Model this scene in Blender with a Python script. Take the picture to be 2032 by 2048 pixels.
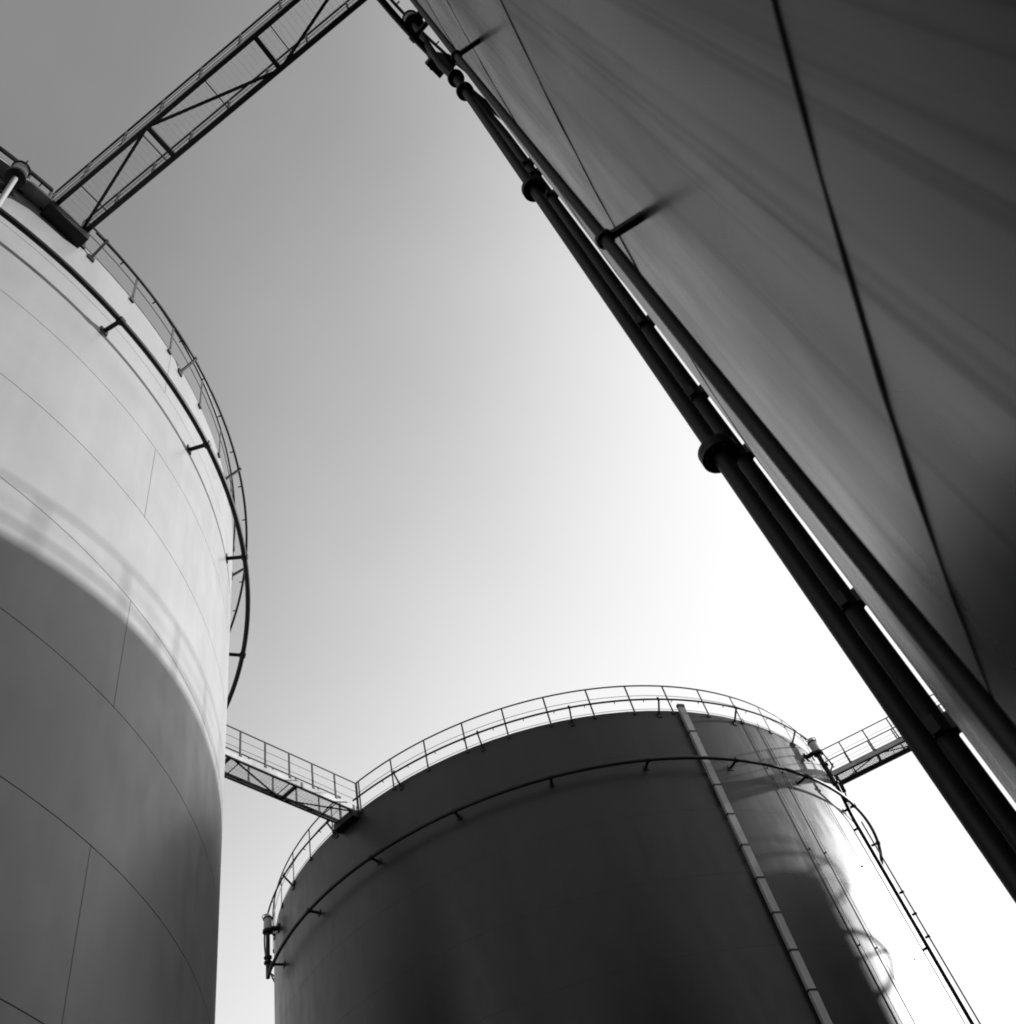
import bpy, math, random
from mathutils import Vector, Matrix
random.seed(7)
rad = math.radians
for o in list(bpy.data.objects): bpy.data.objects.remove(o)
scene = bpy.context.scene
COL = scene.collection

# ---------------------------------------------------------------- camera
EYE = 1.6
cam_d = bpy.data.cameras.new('camera'); cam = bpy.data.objects.new('camera', cam_d); COL.objects.link(cam)
A = ((0.9448230090, -0.3275812596, 0.0), (0.2576663377, 0.7431715870, 0.6174982192), (-0.2022808444, -0.5834265255, 0.7865722785))
rot = Matrix([(A[i][0], -A[i][1], -A[i][2]) for i in range(3)])
cam.matrix_world = Matrix.Translation((0, 0, EYE)) @ rot.to_4x4()
cam_d.sensor_fit = 'HORIZONTAL'; cam_d.sensor_width = 36.0; cam_d.lens = 1917.98 / 2032 * 36
cam_d.clip_start = 0.02; cam_d.clip_end = 5000
cam_d.dof.use_dof = True; cam_d.dof.focus_distance = 30.0; cam_d.dof.aperture_fstop = 9.0
scene.camera = cam

# ---------------------------------------------------------------- sky and sun
SUN_AZ, SUN_EL = 60.0, 17.0           # azimuth clockwise from +Y
w = bpy.data.worlds.new('World'); scene.world = w; w.use_nodes = True
nt = w.node_tree; nt.nodes.clear()
out = nt.nodes.new('ShaderNodeOutputWorld'); bg = nt.nodes.new('ShaderNodeBackground')
sky = nt.nodes.new('ShaderNodeTexSky'); sky.sky_type = 'NISHITA'; sky.sun_disc = False
sky.sun_elevation = rad(SUN_EL); sky.sun_rotation = rad(SUN_AZ)
sky.air_density = 1.0; sky.dust_density = 2.0; sky.ozone_density = 1.0
# black-and-white film behind a red filter: the sky's red channel, with the film's contrast
sep = nt.nodes.new('ShaderNodeSeparateColor'); pw = nt.nodes.new('ShaderNodeMath'); pw.operation = 'POWER'; pw.inputs[1].default_value = 3.2
nt.links.new(sky.outputs[0], sep.inputs[0]); nt.links.new(sep.outputs[0], pw.inputs[0])
# film shoulder: v = c*x / (x + c)
ad = nt.nodes.new('ShaderNodeMath'); ad.operation = 'ADD'; ad.inputs[1].default_value = 1.47
mc_ = nt.nodes.new('ShaderNodeMath'); mc_.operation = 'MULTIPLY'; mc_.inputs[1].default_value = 1.47
cp = nt.nodes.new('ShaderNodeMath'); cp.operation = 'DIVIDE'
tc = nt.nodes.new('ShaderNodeTexCoord'); nz = nt.nodes.new('ShaderNodeTexNoise'); nz.inputs['Scale'].default_value = 2.2; nz.inputs['Detail'].default_value = 4
nt.links.new(tc.outputs['Generated'], nz.inputs['Vector'])          # faint high haze
mr = nt.nodes.new('ShaderNodeMapRange'); mr.inputs[1].default_value = 0.3; mr.inputs[2].default_value = 0.7; mr.inputs[3].default_value = 2.3; mr.inputs[4].default_value = 3.1
nt.links.new(nz.outputs['Fac'], mr.inputs[0]); hz = nt.nodes.new('ShaderNodeMath'); hz.operation = 'MULTIPLY'
nt.links.new(pw.outputs[0], hz.inputs[0]); nt.links.new(mr.outputs[0], hz.inputs[1])
nt.links.new(hz.outputs[0], ad.inputs[0]); nt.links.new(hz.outputs[0], mc_.inputs[0]); nt.links.new(mc_.outputs[0], cp.inputs[0]); nt.links.new(ad.outputs[0], cp.inputs[1]); nt.links.new(cp.outputs[0], bg.inputs[0]); nt.links.new(bg.outputs[0], out.inputs[0])
bg.inputs[1].default_value = 0.15
sd = bpy.data.lights.new('sun', 'SUN'); sun = bpy.data.objects.new('sun', sd); COL.objects.link(sun)
sd.energy = 2.0; sd.angle = rad(0.5); sd.color = (1, 1, 1)
to_sun = Vector((math.sin(rad(SUN_AZ)) * math.cos(rad(SUN_EL)), math.cos(rad(SUN_AZ)) * math.cos(rad(SUN_EL)), math.sin(rad(SUN_EL))))
sun.rotation_euler = to_sun.to_track_quat('Z', 'Y').to_euler(); sun.location = (0, 0, 60)
scene.view_settings.view_transform = 'Standard'; scene.view_settings.look = 'None'
scene.view_settings.exposure = 2.35; scene.view_settings.gamma = 1.0
scene.view_settings.use_curve_mapping = False
scene.cycles.filter_width = 1.9
scene.render.resolution_x = 1016; scene.render.resolution_y = 1024

# ---------------------------------------------------------------- layout (metres, ground z = 0)
S = 18.9                               # rim height above the eye
RIM = EYE + S                          # 20.5 m
R = 0.56663 * S                        # shell radius 10.7 m
CL = Vector((-16.1967, 8.5672, 0)); CM = Vector((-2.6728, 33.6431, 0)); CR = Vector((10.8455, -1.7712, 0)); CF = Vector((1.44 * S, 1.406 * S, 0))
def dirv(az): return Vector((math.sin(rad(az)), math.cos(rad(az)), 0))
def eyept(az, t, h):                   # plan bearing and distance from the eye, height above it, all in S units
    v = dirv(az) * (t * S); v.z = EYE + h * S; return v
def naz(c, p): d = p - c; return math.degrees(math.atan2(d.x, d.y))

# ---------------------------------------------------------------- materials
def mat(name): 
    m = bpy.data.materials.new(name); m.use_nodes = True
    return m, m.node_tree, m.node_tree.nodes['Principled BSDF']
def ramp(nt, src, p0, c0, p1, c1):
    r = nt.nodes.new('ShaderNodeMapRange'); r.inputs[1].default_value = p0; r.inputs[2].default_value = p1
    r.inputs[3].default_value = c0; r.inputs[4].default_value = c1; nt.links.new(src, r.inputs[0]); return r.outputs[0]
def noise(nt, scale, stretch, detail=4, rough=0.55):
    g = nt.nodes.new('ShaderNodeNewGeometry'); mp = nt.nodes.new('ShaderNodeVectorMath'); mp.operation = 'MULTIPLY'
    mp.inputs[1].default_value = stretch; nt.links.new(g.outputs['Position'], mp.inputs[0])
    n = nt.nodes.new('ShaderNodeTexNoise'); n.inputs['Scale'].default_value = scale
    n.inputs['Detail'].default_value = detail; n.inputs['Roughness'].default_value = rough
    nt.links.new(mp.outputs[0], n.inputs['Vector']); return n.outputs['Fac']
def mul(nt, a, b):
    m = nt.nodes.new('ShaderNodeMath'); m.operation = 'MULTIPLY'
    for i, v in enumerate((a, b)):
        if isinstance(v, (int, float)): m.inputs[i].default_value = v
        else: nt.links.new(v, m.inputs[i])
    return m.outputs[0]
def paint(name, base, rough, metal=0.0, streak=0.25, cloud=0.12, bump=0.0, spec=0.3, runs=0.0):
    m, nt, b = mat(name)
    s1 = ramp(nt, noise(nt, 1.0, (1.6, 1.6, 0.07)), 0.38, 1 - streak, 0.6, 1.0)
    s2 = ramp(nt, noise(nt, 1.0, (9, 9, 0.25)), 0.3, 1 - streak * 0.35, 0.65, 1.0)
    s3 = ramp(nt, noise(nt, 0.9, (1, 1, 1)), 0.3, 1 - cloud, 0.7, 1 + cloud * 0.4)
    v = mul(nt, mul(nt, mul(nt, s1, s2), s3), base)
    if runs:                               # narrow matt dirt runs down the plates
        m1 = ramp(nt, noise(nt, 1.0, (6, 6, 0.09), 5, 0.65), 0.50, 1.0, 0.57, 1 - runs)
        m2 = ramp(nt, noise(nt, 1.0, (26, 26, 0.22), 3, 0.6), 0.54, 1.0, 0.61, 1 - runs * 0.8)
        mk = mul(nt, m1, m2); v = mul(nt, v, mk)
        nt.links.new(mul(nt, mk, spec), b.inputs['Specular IOR Level'])
    nt.links.new(v, b.inputs['Base Color'])
    b.inputs['Specular IOR Level'].default_value = spec; b.inputs['Roughness'].default_value = rough; b.inputs['Metallic'].default_value = metal
    nt.links.new(ramp(nt, noise(nt, 3.0, (1, 1, .4)), 0.3, rough - 0.05, 0.7, rough + 0.07), b.inputs['Roughness'])
    if bump:
        bp = nt.nodes.new('ShaderNodeBump'); bp.inputs['Strength'].default_value = bump; bp.inputs['Distance'].default_value = 0.02
        nt.links.new(noise(nt, 0.8, (1, 1, .7), 2), bp.inputs['Height']); nt.links.new(bp.outputs[0], b.inputs['Normal'])
    return m
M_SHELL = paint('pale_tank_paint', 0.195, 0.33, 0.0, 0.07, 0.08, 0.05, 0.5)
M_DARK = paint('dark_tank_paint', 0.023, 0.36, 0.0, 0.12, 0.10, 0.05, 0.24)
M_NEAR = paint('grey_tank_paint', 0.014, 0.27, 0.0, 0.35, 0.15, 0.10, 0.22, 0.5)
M_CORE = paint('seam_grime', 0.06, 0.8, 0.0, 0.3, 0.2)
M_PIPE = paint('dark_pipe_paint', 0.013, 0.5, 0.0, 0.2, 0.3, 0.0, 0.2)
M_RAIL = paint('rail_paint', 0.022, 0.5, 0.0, 0.2, 0.3)
M_STEEL = paint('bridge_paint', 0.36, 0.45, 0.0, 0.25, 0.2)
M_TRAY = paint('trunking_paint', 0.34, 0.4, 0.0, 0.3, 0.2)
M_GROUND = paint('gravel', 0.06, 0.9, 0.0, 0.0, 0.5)

# ---------------------------------------------------------------- mesh helpers
def join(parts):
    V, F = [], []
    for v, f in parts:
        n = len(V); V += v; F += [tuple(i + n for i in q) for q in f]
    return V, F
def tube(path, r, n=10, closed=False, jit=0.0):
    P = [Vector(p) for p in path]; N = len(P); V, F = [], []
    T = []
    for i in range(N):
        if closed: t = P[(i + 1) % N] - P[i - 1]
        else: t = P[min(i + 1, N - 1)] - P[max(i - 1, 0)]
        T.append(t.normalized())
    up = Vector((0, 0, 1)) if abs(T[0].z) < 0.9 else Vector((1, 0, 0))
    u = (up - T[0] * up.dot(T[0])).normalized()
    r0 = r
    for i in range(N):
        if jit: r = r0 * (1 + random.uniform(-jit, jit))
        u = (u - T[i] * u.dot(T[i])).normalized(); v = T[i].cross(u)
        # widen at corners so that the section stays round
        k = 1.0
        if 0 < i < N - 1 and not closed:
            c = (P[i] - P[i - 1]).normalized().dot((P[i + 1] - P[i]).normalized()); k = min(1.5, 1 / max(0.5, math.sqrt((1 + c) / 2)))
        for j in range(n):
            a = 2 * math.pi * j / n; V.append(tuple(P[i] + (u * math.cos(a) + v * math.sin(a)) * r * (1 if k == 1 else (1 + k) / 2)))
    m = N if closed else N - 1
    for i in range(m):
        for j in range(n):
            a = i * n + j; b = i * n + (j + 1) % n; c = ((i + 1) % N) * n + (j + 1) % n; d = ((i + 1) % N) * n + j
            F.append((a, b, c, d))
    if not closed: F += [tuple(range(n - 1, -1, -1)), tuple(range((N - 1) * n, N * n))]
    return V, F
def bar(p0, p1, w, h, up=(0, 0, 1)):   # rectangular bar from p0 to p1, w across, h along up
    p0, p1 = Vector(p0), Vector(p1); t = (p1 - p0).normalized(); u = Vector(up); u = (u - t * u.dot(t)).normalized(); s = t.cross(u)
    V = []
    for p in (p0, p1):
        for a, b in ((-1, -1), (1, -1), (1, 1), (-1, 1)): V.append(tuple(p + s * (a * w / 2) + u * (b * h / 2)))
    return V, [(3, 2, 1, 0), (4, 5, 6, 7), (0, 1, 5, 4), (1, 2, 6, 5), (2, 3, 7, 6), (3, 0, 4, 7)]
def lathe(profile, n=24, org=(0, 0, 0), axis=(0, 0, 1)):
    ax = Vector(axis).normalized(); up = Vector((1, 0, 0)) if abs(ax.x) < 0.9 else Vector((0, 1, 0))
    u = (up - ax * up.dot(ax)).normalized(); v = ax.cross(u); o = Vector(org); V, F = [], []
    for r, z in profile:
        for j in range(n):
            a = 2 * math.pi * j / n; V.append(tuple(o + ax * z + (u * math.cos(a) + v * math.sin(a)) * r))
    for i in range(len(profile) - 1):
        for j in range(n): F.append((i * n + j, i * n + (j + 1) % n, (i + 1) * n + (j + 1) % n, (i + 1) * n + j))
    F += [tuple(range(n - 1, -1, -1)), tuple(range((len(profile) - 1) * n, len(profile) * n))]
    return V, F
def circle(r, z, n=180, a0=0, a1=360):
    k = n if a1 - a0 == 360 else n + 1
    return [tuple(dirv(a0 + (a1 - a0) * i / n) * r + Vector((0, 0, z))) for i in range(k)]
def mesh(name, geo, smooth=True, angle=35):
    me = bpy.data.meshes.new(name); me.from_pydata(geo[0], [], geo[1]); me.update()
    if smooth:
        for p in me.polygons: p.use_smooth = True
        me.set_sharp_from_angle(angle=rad(angle))
    return me
def put(name, me, m, parent=None, loc=(0, 0, 0), rz=0.0):
    if not isinstance(me, bpy.types.Mesh): me = mesh(name, me)
    if not me.materials: me.materials.append(m)
    o = bpy.data.objects.new(name, me); COL.objects.link(o); o.location = loc; o.rotation_euler = (0, 0, rz)
    if parent is not None: o.parent = parent
    return o
def thing(name, label, cat, loc=(0, 0, 0), group=None):
    o = bpy.data.objects.new(name, None); COL.objects.link(o); o.location = loc; o['label'] = label; o['category'] = cat
    o.empty_display_size = 0.3
    if group: o['group'] = group
    return o

# ---------------------------------------------------------------- ground
g = put('ground', mesh('ground', ([(-2500, -2500, 0), (2500, -2500, 0), (2500, 2500, 0), (-2500, 2500, 0)], [(0, 1, 2, 3)]), False), M_GROUND)
g['kind'] = 'structure'

# ---------------------------------------------------------------- tanks
H_RING, G_RING = EYE + 0.885 * S, 0.0195 * S        # lower cooling ring: height, stand-off
H_UP, G_UP = RIM + 0.19, 0.0165 * S                 # upper ring
def plate_mesh(z0, z1, deg, gap_h, gap_v):
    """one curved shell plate, 8 mm proud of the core, true radial normals"""
    n = max(8, int(deg / 1.5)); e = math.degrees(gap_v / 2 / R); V, F, NN = [], [], []
    for i in range(n + 1):
        a = e + (deg - 2 * e) * i / n; d = dirv(a)
        za, zb = z0 + gap_h / 2, z1 - gap_h / 2
        for r, z, nn in ((R - 0.008, za, (0, 0, -1)), (R, za, (0, 0, -1)), (R, za, tuple(d)), (R, zb, tuple(d)), (R, zb, (0, 0, 1)), (R - 0.008, zb, (0, 0, 1))):
            V.append((d.x * r, d.y * r, z)); NN.append(nn)
    for i in range(n):
        for k in (0, 2, 4):
            a = i * 6 + k; F.append((a, a + 1, a + 7, a + 6))
    me = bpy.data.meshes.new('shell_plate'); me.from_pydata(V, [], F); me.update()
    # outward orientation
    if me.polygons[1].normal.dot(Vector(NN[2])) < 0: me.flip_normals()
    for p in me.polygons: p.use_smooth = True
    me.normals_split_custom_set_from_vertices(NN)
    return me
SEAMS_STD = [0.48, 2.52, 4.56, 6.60, 8.64, 10.68, 12.72, 14.76, 16.80, 18.84]
SEAMS_R = [0.5, 2.37, 4.08, 5.98, 8.0, 10.05, 12.1, 14.15, 16.2, 18.3]
post_me = strut_me = brk_me = None
def build_tank(label, c, seams, gap_h, gap_v, strut0, brk0, post0, joint0, plates=True, stagger=22.5, bead=0.006, ring=(0, 360), pm=None, gaps=()):
    pm = pm or M_SHELL
    global post_me, strut_me, brk_me
    t = thing('storage_tank', label, 'storage tank', c, 'oil storage tanks')
    # core cylinder and roof
    n = 240
    core = put('shell', mesh('shell', lathe([(R - 0.007 if plates else R, 0), (R - 0.007 if plates else R, RIM - 0.004)], n), True, 30), M_CORE if plates else pm, t)
    roof = put('roof', mesh('roof', lathe([(R - 0.004, RIM - 0.002), (R - 0.004, RIM + 0.012), (R * 0.5, RIM + 0.5), (0.3, RIM + 1.0)], 96), True, 30), pm, t)
    if plates:
        zs = [0.0] + seams + [RIM]; deg = 45.0
        for i in range(len(zs) - 1):
            me = plate_mesh(zs[i], zs[i + 1], deg, gap_h, gap_v); me.materials.append(pm)
            off = joint0 + (0 if i % 2 == 0 else stagger)
            for k in range(8): put('shell_plate', me, pm, core, (0, 0, 0), -rad(off + k * deg))
        for z in (seams if bead else ()): put('weld_bead', mesh('weld_bead', tube(circle(R - 0.001, z, 900 if pm is M_NEAR else 300), bead, 6, True, 0.4)), M_CORE, core)
    # guard rail round the roof edge: rails and 51 flat posts with lugs
    rp = R + 0.02
    def arcs(r, z, rr, n=8, hw=2.3):         # rings left open where the footbridges land
        if not gaps: return tube(circle(r, z, 240), rr, n, True)
        gs = sorted(a % 360 for a in gaps); ps = []
        for i, a in enumerate(gs):
            b = gs[(i + 1) % len(gs)] + (360 if i == len(gs) - 1 else 0)
            ps.append(tube(circle(r, z, max(8, int((b - a) / 1.5)), a + hw, b - hw), rr, n))
        return join(ps)
    gr = put('guard_rail', mesh('guard_rail', arcs(rp, RIM + 1.05, 0.024)), M_RAIL, t)
    put('middle_rail', mesh('middle_rail', arcs(rp, RIM + 0.62, 0.009, 6)), M_RAIL, gr)
    put('foot_rail', mesh('foot_rail', arcs(rp - 0.05, RIM + 0.10, 0.008, 6)), M_RAIL, gr)
    if post_me is None:
        post_me = mesh('post', join([bar((0, rp, RIM - 0.12), (0, rp, RIM + 1.05), 0.05, 0.016, (0, 1, 0)), bar((0, R - 0.01, RIM - 0.09), (0, rp + 0.02, RIM - 0.09), 0.10, 0.09)]), False)
        strut_me = mesh('strut', join([tube([(0, R - 0.02, H_RING), (0, R + G_RING, H_RING)], 0.042, 10), lathe([(0.075, -0.05), (0.075, 0.05)], 14, (0, R + G_RING, H_RING), (1, 0, 0)), bar((0, R - 0.02, H_RING), (0, R + 0.02, H_RING), 0.16, 0.16)]))
        brk_me = mesh('bracket', join([bar((0, R - 0.01, RIM - 0.20), (0, R + G_UP + 0.05, H_UP), 0.045, 0.045), bar((0, R, RIM - 0.20), (0, R + 0.03, RIM - 0.20), 0.14, 0.16), tube([(0, R + G_UP, H_UP - 0.04), (0, R + G_UP, H_UP + 0.07)], 0.035, 8)]))
        for m_ in (post_me, strut_me, brk_me): pass
    for k in range(51):
        a = post0 + k * 360 / 51 + random.uniform(-.2, .2)
        if all(abs((a - q + 180) % 360 - 180) > 2.5 for q in gaps): put('post', post_me, M_RAIL, gr, (0, 0, 0), -rad(a))
    for q in gaps:
        for e in (-2.3, 2.3): put('post', post_me, M_RAIL, gr, (0, 0, 0), -rad(q + e))
    lr = put('lower_spray_ring', mesh('lower_spray_ring', tube(circle(R + G_RING, H_RING, 240, *ring), 0.055, 12, ring[1] - ring[0] == 360)), M_PIPE, t)
    for k in range(24):
        if ring[0] <= strut0 + 15 * k - 360 * round((strut0 + 15 * k - sum(ring) / 2) / 360) <= ring[1]: put('strut', strut_me, M_PIPE, lr, (0, 0, 0), -rad(strut0 + 15 * k))
    ur = put('upper_spray_ring', mesh('upper_spray_ring', arcs(R + G_UP, H_UP, 0.03, 10, 2.6)), M_PIPE, t)
    for k in range(24):
        a = brk0 + 15 * k
        if all(abs((a - q + 180) % 360 - 180) > 2.7 for q in gaps): put('bracket', brk_me, M_PIPE, ur, (0, 0, 0), -rad(a))
    nz = []
    for k in range(72):
        a = brk0 + 2.5 + 5 * k; d = dirv(a)
        if any(abs((a - q + 180) % 360 - 180) < 3 for q in gaps): continue
        p = d * (R + G_UP); q = d * (R + G_UP - 0.09)
        nz.append(tube([(p.x, p.y, H_UP), (q.x, q.y, H_UP - 0.03)], 0.014, 6))
    put('spray_nozzle', mesh('spray_nozzle', join(nz)), M_PIPE, ur)['kind'] = 'stuff'
    return t
o_ = CL + dirv(109.8) * R; v_ = CR - o_; al = v_.dot(dirv(108.65)); e_ = o_ + dirv(108.65) * (al - math.sqrt(R * R - (v_.dot(v_) - al * al)))
GL, GM, GR_, GF = (109.8, naz(CL, CM)), (naz(CM, CL), naz(CM, CF)), (naz(CR, e_),), (naz(CF, CM),)
TL = build_tank('pale oil tank with a curved shadow across its wall and sunlit plates above', CL, SEAMS_STD, 0.013, 0.010, 102.3, 91.0, 100.3, 93.0, bead=0, gaps=GL)
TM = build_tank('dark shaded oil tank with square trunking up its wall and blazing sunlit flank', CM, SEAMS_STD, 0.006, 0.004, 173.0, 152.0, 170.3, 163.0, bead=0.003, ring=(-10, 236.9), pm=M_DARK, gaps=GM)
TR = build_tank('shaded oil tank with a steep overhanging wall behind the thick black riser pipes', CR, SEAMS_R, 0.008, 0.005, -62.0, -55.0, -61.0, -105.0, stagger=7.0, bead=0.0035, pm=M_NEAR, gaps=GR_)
TF = build_tank('oil tank at the far end of the footbridge that runs behind the riser pipes', CF, SEAMS_STD, 0.012, 0.008, 283.0, 275.0, 283.0, 0, plates=False, gaps=GF)

# landing along the left tank's rim
def sector(r0, r1, z0, z1, a0, a1, n=24):
    V, F = [], []
    for i in range(n + 1):
        d = dirv(a0 + (a1 - a0) * i / n)
        for r, z in ((r0, z0), (r1, z0), (r1, z1), (r0, z1)): V.append((d.x * r, d.y * r, z))
    for i in range(n):
        for k in range(4): F.append((i * 4 + k, i * 4 + (k + 1) % 4, i * 4 + 4 + (k + 1) % 4, i * 4 + 4 + k))
    F += [(3, 2, 1, 0), (n * 4, n * 4 + 1, n * 4 + 2, n * 4 + 3)]
    return V, F
put('rim_landing', mesh('rim_landing', sector(R - 0.01, R + 0.28, RIM - 0.10, RIM - 0.05, 109.5, 140), False), M_STEEL, TL)

# ---------------------------------------------------------------- footbridges
def bridge(label, ca, cb, n_bay, W=0.78, a_start=None, az=None):
    if az is None: az = naz(ca, cb)
    org = ca + dirv(az if a_start is None else a_start) * (R - 0.02)
    u = dirv(az); v = cb - org; v.z = 0; along = v.dot(u)                # run until the other shell is met
    L = along - math.sqrt(R * R - (v.dot(v) - along * along))
    t = thing('footbridge', label, 'footbridge', (org.x, org.y, RIM), 'footbridges between tank roofs')
    t.rotation_euler.z = -rad(az)
    zb, zt = -0.06, 0.10          # local: y along, x to the right, z from rim
    def P(name, geo, m=M_STEEL, parent=t, sm=False): return put(name, mesh(name, geo, sm), m, parent)
    for s in (-1, 1):                        # channel beams split by light: shade painted dark, sunlit outer web a pale plate
        x = s * W / 2
        P('side_beam', join([bar((x, -0.25, (zb + zt) / 2), (x, L + 0.25, (zb + zt) / 2), 0.012, zt - zb),
                             bar((x - s * 0.036, -0.25, zb + 0.006), (x - s * 0.036, L + 0.25, zb + 0.006), 0.06, 0.012),
                             bar((x - s * 0.036, -0.25, zt - 0.006), (x - s * 0.036, L + 0.25, zt - 0.006), 0.06, 0.012)]), M_RAIL)
        P('sunlit_web', bar((x + s * 0.010, -0.05, zb + 0.115), (x + s * 0.010, L + 0.05, zb + 0.115), 0.008, 0.18))
    for i in range(n_bay + 1):  # cross beams and braces take dark paint for the shade under the deck
        y = min(max(L * i / n_bay, 0.06), L - 0.06)
        P('cross_beam', bar((-W / 2 + 0.007, y, 0.0), (W / 2 - 0.007, y, 0.0), 0.085, 0.09), M_RAIL)
    for i in range(n_bay):
        s = -1 if i % 2 == 0 else 1
        P('diagonal_brace', bar((s * (W / 2 - 0.05), L * i / n_bay + 0.1, -0.03), (-s * (W / 2 - 0.05), L * (i + 1) / n_bay - 0.1, -0.03), 0.055, 0.012), M_RAIL)
    k = int(L / 1.45)
    for i in range(k): 
        y = L * (i + 0.55) / k
        P('deck_support', bar((-W / 2 + 0.01, y, 0.035), (W / 2 - 0.01, y, 0.035), 0.018, 0.03), M_RAIL)
    gg = []
    for i in range(18):
        x = -W / 2 + 0.05 + (W - 0.1) * i / 17; gg.append(bar((x, -0.2, 0.068), (x, L + 0.2, 0.068), 0.0025, 0.012))
    for i in range(int(L / 0.11)):
        y = 0.05 + i * 0.11; gg.append(bar((-W / 2 + 0.04, y, 0.076), (W / 2 - 0.04, y, 0.076), 0.003, 0.004))
    P('deck_grating', join(gg), M_RAIL)['kind'] = 'stuff'
    np_ = max(2, round(L / 0.93))
    for s in (-1, 1):
        x = s * (W / 2 - 0.005)
        rl = P('hand_rail', tube([(x, -0.05, 1.06), (x, L + 0.05, 1.06)], 0.021, 8), M_RAIL, t, True)
        P('middle_rail', tube([(x, 0, 0.72), (x, L, 0.72)], 0.007, 6), M_RAIL, rl, True)
        P('knee_rail', tube([(x, 0, 0.40), (x, L, 0.40)], 0.007, 6), M_RAIL, rl, True)
        for i in range(np_ + 1):
            y = L * i / np_
            P('post', join([bar((x, y, 0.10), (x, y, 1.06), 0.04, 0.045, (0, 1, 0)), bar((x, y, 0.10), (x, y, 0.16), 0.06, 0.085, (0, 1, 0))]), M_RAIL, rl)
    for y0, y1 in ((-0.04, 0.30), (L - 0.30, L + 0.04)):
        P('bearing_bracket', bar((0, y0, -0.185), (0, y1, -0.185), W + 0.12, 0.24), M_PIPE)
    return t
bridge('steel footbridge seen from below, joining sunlit pale tank and the tank behind riser pipes', CL, CR, 3, 0.72, 109.8, 108.65)
bridge('short steel footbridge in side view between the sunlit pale tank and dark trunked tank', CL, CM, 3)
bridge('steel footbridge running from dark trunked tank away behind the thick black riser pipes', CM, CF, 5)

# ---------------------------------------------------------------- foam chambers with their risers
def foam(label, c, p, z0, path, dia=0.13, flanges=(), clamps=(), top_s=1.0, light=False):
    """p: plan position of the chamber axis, z0 chamber base; path: riser polyline in world coordinates"""
    a = naz(c, p); n = dirv(a); gap = (p - c).to_2d().length - R
    t = thing('foam_riser', label, 'foam pipe', (p.x, p.y, 0), 'foam chambers on tank rims')
    base = Vector((p.x, p.y, 0)); mp = M_TRAY if light else M_PIPE
    def P(name, geo, parent=t, m=None, ang=35): return put(name, mesh(name, geo, True, ang), m or M_PIPE, parent)
    P('riser_pipe', tube([Vector(q) - base for q in path], dia / 2, 14), m=mp)
    ch = P('foam_chamber', lathe([(0.10, z0 - 0.02), (0.135, z0), (0.135, z0 + 0.50), (0.10, z0 + 0.60), (0.05, z0 + 0.64)], 20), m=M_TRAY)
    P('flange', lathe([(0.17, z0 - 0.03), (0.17, z0 + 0.05)], 20), ch)
    P('flange', lathe([(0.16, z0 + 0.44), (0.16, z0 + 0.47)], 20), ch)
    q0 = -n * 0.10; q1 = -n * (gap + 0.02); zt = z0 + 0.12
    th = P('outlet_neck', tube([(q0.x, q0.y, zt), (q1.x, q1.y, zt)], 0.075, 14))
    P('wall_flange', lathe([(0.16, 0), (0.16, 0.07)], 20, (q1.x, q1.y, zt), n), th)
    s = Vector((n.y, -n.x, 0)); h = []
    for i in range(9):
        b = math.pi * i / 8; v = n * (0.05 + 0.13 * math.sin(b)); h.append((v.x, v.y, z0 + 0.62 - 0.10 + 0.11 * math.cos(b)))
    P('lid_handle', tube(h, 0.012, 6), ch)
    for z in flanges:
        P('flange', join([lathe([(dia * 0.95, z), (dia * 0.95, z + 0.025)], 20, Vector((0, 0, 0))), lathe([(dia * 0.95, z + 0.03), (dia * 0.95, z + 0.055)], 20)]))
    for q in clamps:                        # wall stand-offs
        q = Vector(q); d = (c - q); d.z = 0; L = d.length - R + 0.02; d.normalize(); b = q - base
        P('wall_clamp', bar(b, b + d * L, 0.05, 0.06))
    return t
pML = eyept(-23.4, 1.59, 0); zM = EYE + 0.967 * S
foam('foam chamber on a short stub pipe ending at the spray ring of dark trunked tank', CM, pML, zM, [(pML.x, pML.y, zM), (pML.x, pML.y, H_RING - 0.03)], 0.135, (EYE + 0.918 * S, EYE + 0.909 * S))
pMR = eyept(14.1, 1.55, 0); pM2 = eyept(13.95, 1.60, 0)
zs = lambda h: EYE + h * S
foam('foam chamber and tall riser down the sunlit flank of the dark trunked tank', CM, pMR, zs(0.972), [(pMR.x, pMR.y, zs(.975)), (pMR.x, pMR.y, zs(.900)), (pMR.x * .75 + pM2.x * .25, pMR.y * .75 + pM2.y * .25, zs(.889)), (pM2.x * .8 + pMR.x * .2, pM2.y * .8 + pMR.y * .2, zs(.872)), (pM2.x, pM2.y, zs(.858)), (pM2.x, pM2.y, 0)], 0.12, (zs(.945), zs(.905)),
     [(pM2.x, pM2.y, z) for z in (zs(.845), zs(.63), zs(.42), zs(.2))])
pRF = eyept(19.1, 0.20, 0)
def ep(az, t, h): return eyept(az, t, h)
foam('black foam riser bent twice, close against the overhanging shaded tank wall', CR, pRF, zs(0.972),
     [ep(19.1, .2, .975), ep(18.9, .2, .83), ep(18.9, .2, .80), ep(19.3, .2, .775), ep(20.8, .218, .735), ep(20.95, .22, .72), ep(21.0, .222, .69), ep(21.15, .224, .675), ep(21.25, .225, .655), ep(21.27, .225, .64), ep(21.27, .225, -EYE / S)], 0.110)
pLF = CL + dirv(115.6) * (R + 0.40)
foam('foam chamber with sunlit riser pipe beside the rim landing of the pale tank', CL, pLF, zs(0.965), [(pLF.x, pLF.y, zs(.97)), (pLF.x, pLF.y, 0)], 0.09, (), [(pLF.x, pLF.y, z) for z in (zs(.8), zs(.5), zs(.2))], light=True)

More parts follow.
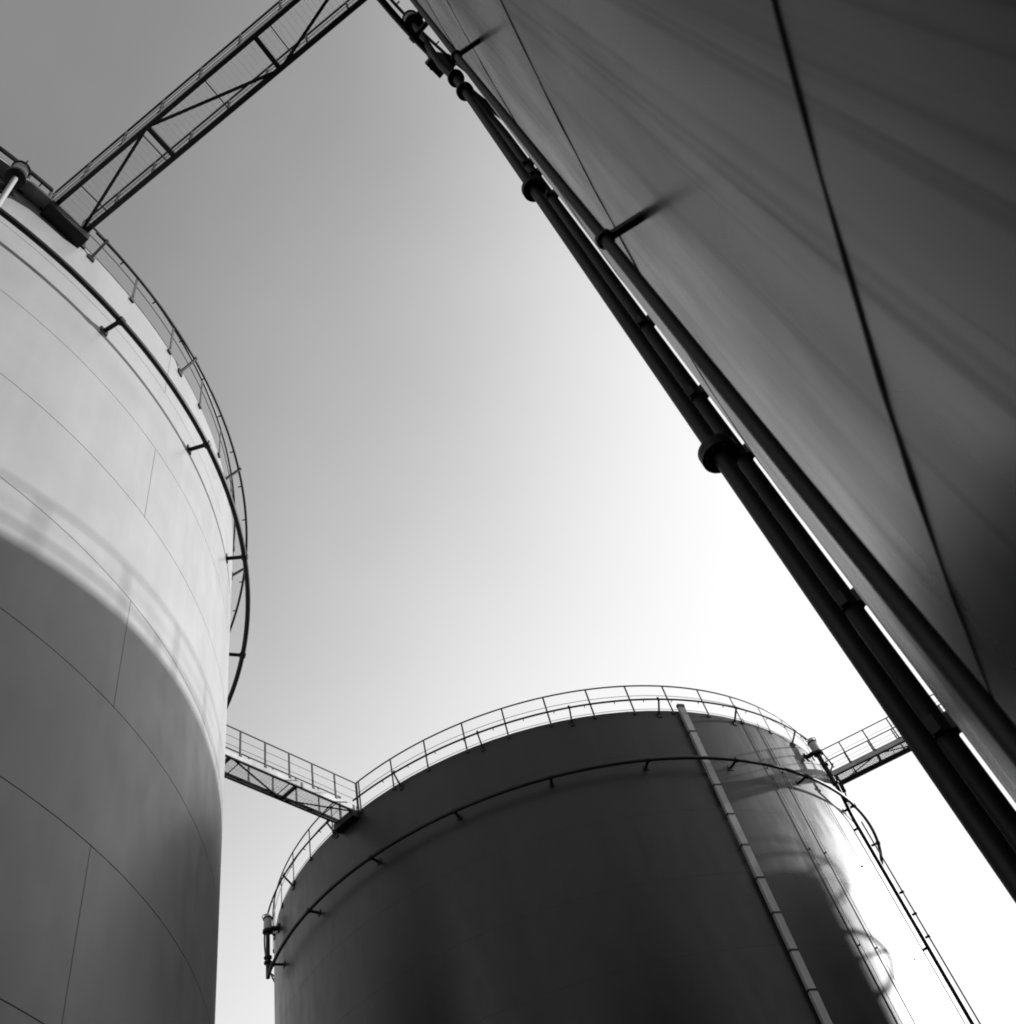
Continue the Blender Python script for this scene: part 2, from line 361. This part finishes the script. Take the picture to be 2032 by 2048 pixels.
# ---------------------------------------------------------------- foreground risers on the right tank
def riser(name, label, cat, c, path, dia, flanges=(), clamps=(), group=None, m=M_PIPE, clamp_size=(0.07, 0.09), nside=20, collar=None):
    b0 = Vector((path[0][0], path[0][1], 0)); t = thing(name, label, cat, b0, group)
    put('pipe', mesh('pipe', tube([Vector(p) - b0 for p in path], dia / 2, nside)), m, t)
    for p in flanges:
        q = Vector(p) - b0; r = dia * 1.12
        f = put('flange', mesh('flange', join([lathe([(r, -0.040), (r, -0.002)], 32, q), lathe([(r, 0.002), (r, 0.040)], 32, q)])), m, t)
        for k in range(8):
            v = q + Vector((math.cos(k * math.pi / 4 + .3), math.sin(k * math.pi / 4 + .3), 0)) * r * 0.78
            put('bolt', mesh('bolt', lathe([(0.011, -0.058), (0.011, 0.058)], 6, v)), m, f)
    for p in clamps:
        q = Vector(p) - b0; d = c - Vector(p); d.z = 0; L = d.length - R + 0.01; d.normalize()
        parts = [bar(q, q + d * L, clamp_size[0], clamp_size[1])]
        if collar: parts.append(lathe([(dia / 2 + collar, -clamp_size[1] / 2), (dia / 2 + collar, clamp_size[1] / 2)], 18, q))
        put('wall_clamp', mesh('wall_clamp', join(parts)), m, t)
    return t
pA = ep(19.9, .205, 0)
aA = naz(CR, pA); ringp = CR + dirv(aA) * (R + G_RING)
wr = riser('water_riser', 'thick black flanged riser pipe against the sky, outermost on the overhanging tank', 'pipe', CR,
      [(pA.x, pA.y, 0), (pA.x, pA.y, zs(.845)), (pA.x * .7 + ringp.x * .3, pA.y * .7 + ringp.y * .3, zs(.855)), (ringp.x, ringp.y, zs(.87)), (ringp.x, ringp.y, H_RING)], 0.106,
      [(pA.x, pA.y, zs(h)) for h in (.765, .724, .5035, .2384)])
q = ep(19.9, .218, .868) - wr.location
put('valve_wheel', mesh('valve_wheel', join([lathe([(0.15, -0.02), (0.15, 0.02)], 24, q), tube([q - Vector((0, 0, 0.10)), q + Vector((0, 0, 0.2))], 0.035, 10)])), M_PIPE, wr)
q = ep(16.9, .213, .858) - wr.location; tg = dirv(aA + 90)
put('valve_body', mesh('valve_body', join([bar(q - tg * 0.15 - dirv(aA) * 0.07, q + tg * 0.15 - dirv(aA) * 0.07, 0.18, 0.16), bar(q, Vector((ringp.x, ringp.y, q.z)) - wr.location, 0.1, 0.1)]), False), M_PIPE, wr)
for i, h in enumerate((.5225, .504, .468, .318, .2625, .225, .157, .116, .06)):
    p = ep(21.27, .225, h * 1.125); d = CR - p; d.z = 0; L = d.length - R; d.normalize()
    fr = [o for o in bpy.data.objects if o.name.startswith('foam_riser') and o['label'].startswith('black foam')][0]
    b0 = fr.location
    s = d.cross(Vector((0, 0, 1)))
    o = put('wall_clamp', mesh('wall_clamp', join([bar(p - b0, p - b0 + d * (L + 0.01), 0.07, 0.09), lathe([(0.066, -0.045), (0.066, 0.045)], 18, p - b0), bar(p - b0 - s * 0.09, p - b0 + s * 0.09, 0.05, 0.09, (0, 0, 1)), lathe([(0.014, -0.012), (0.014, 0.03)], 6, p - b0 - s * 0.078 - d * 0.02, -d)])), M_RAIL, fr)
pC = [ep(24.2, .05, -EYE / S), ep(24.2, .05, .0266), ep(23.9, .05, .05), ep(23.6, .05, .1), ep(22.85, .05, .193), ep(22.6, .05, .27), ep(22.2, .05, .55), ep(22.2, .05, .98)]
riser('conduit', 'thin black conduit on clips, run up the overhanging shaded tank wall', 'conduit', CR, pC, 0.025, (),
      [ep(24.1, .05, .006), ep(23.6, .05, .0988), ep(22.8, .05, .198), ep(22.5, .05, .297), ep(22.4, .05, .396)], None, M_PIPE, (0.016, 0.016), 14, 0.008)

# ---------------------------------------------------------------- lines on the middle tank
def onwall(c, a, gap, z): v = c + dirv(a) * (R + gap); return (v.x, v.y, z)
p3 = ep(14.28, 1.69, 0)
riser('drain_pipe', 'slim dark pipe with small clips, outermost on the sunlit flank of trunked tank', 'pipe', CM, [(p3.x, p3.y, 0), (p3.x, p3.y, zs(.90))], 0.05, (), [(p3.x, p3.y, zs(h)) for h in (.76, .72, .68, .5, .3, .1)], None, M_PIPE, (0.05, 0.05), 10, 0.03)
for a, lab in ((121.5, 'thin cable beside the tall foam riser on the sunlit flank of trunked tank'), (134.6, 'thin cable on the sunlit tank flank, the one closer to the square trunking'), (131.0, 'thin cable on the sunlit tank flank, the one farther from the square trunking')):
    zt = zs(.87) if a < 125 else RIM + 0.1
    riser('cable', lab, 'cable', CM, [onwall(CM, a, .035, 0), onwall(CM, a, .035, zt)], 0.022, (), [onwall(CM, a, .035, z) for z in (18.6, 15.7, 12.8, 9.9, 7.0, 4.1)], 'cables down the trunked tank', M_RAIL, (0.03, 0.04), 6)
# square cable trunking, one-metre lengths
aT = 147.7; cT = CM + dirv(aT) * (R + 0.115)
t = thing('cable_trunking', 'pale square trunking in one metre lengths up the dark shaded tank', 'trunking', (cT.x, cT.y, 0)); t.rotation_euler.z = -rad(aT)
zz = 20.60; first = True
cuts = [20.62] + [19.55 - k * 1.01 for k in range(20)]
for i in range(len(cuts) - 1):
    z1, z0 = cuts[i] - 0.008, cuts[i + 1] + 0.008
    if z0 < 0: break
    put('trunking_length', mesh('trunking_length', bar((0, 0, z0), (0, 0, z1), 0.22, 0.10, (0, 1, 0)), False), M_TRAY, t)
    put('joint_strap', mesh('joint_strap', join([bar((0, 0, z0 - 0.035), (0, 0, z0 + 0.02), 0.232, 0.112, (0, 1, 0)), bar((0, -0.12, z0 - 0.01), (0, 0.0, z0 - 0.01), 0.05, 0.04)]), False), M_PIPE, t)
put('end_cap', mesh('end_cap', bar((0, 0, 20.55), (0, 0, 20.66), 0.236, 0.116, (0, 1, 0)), False), M_RAIL, t)
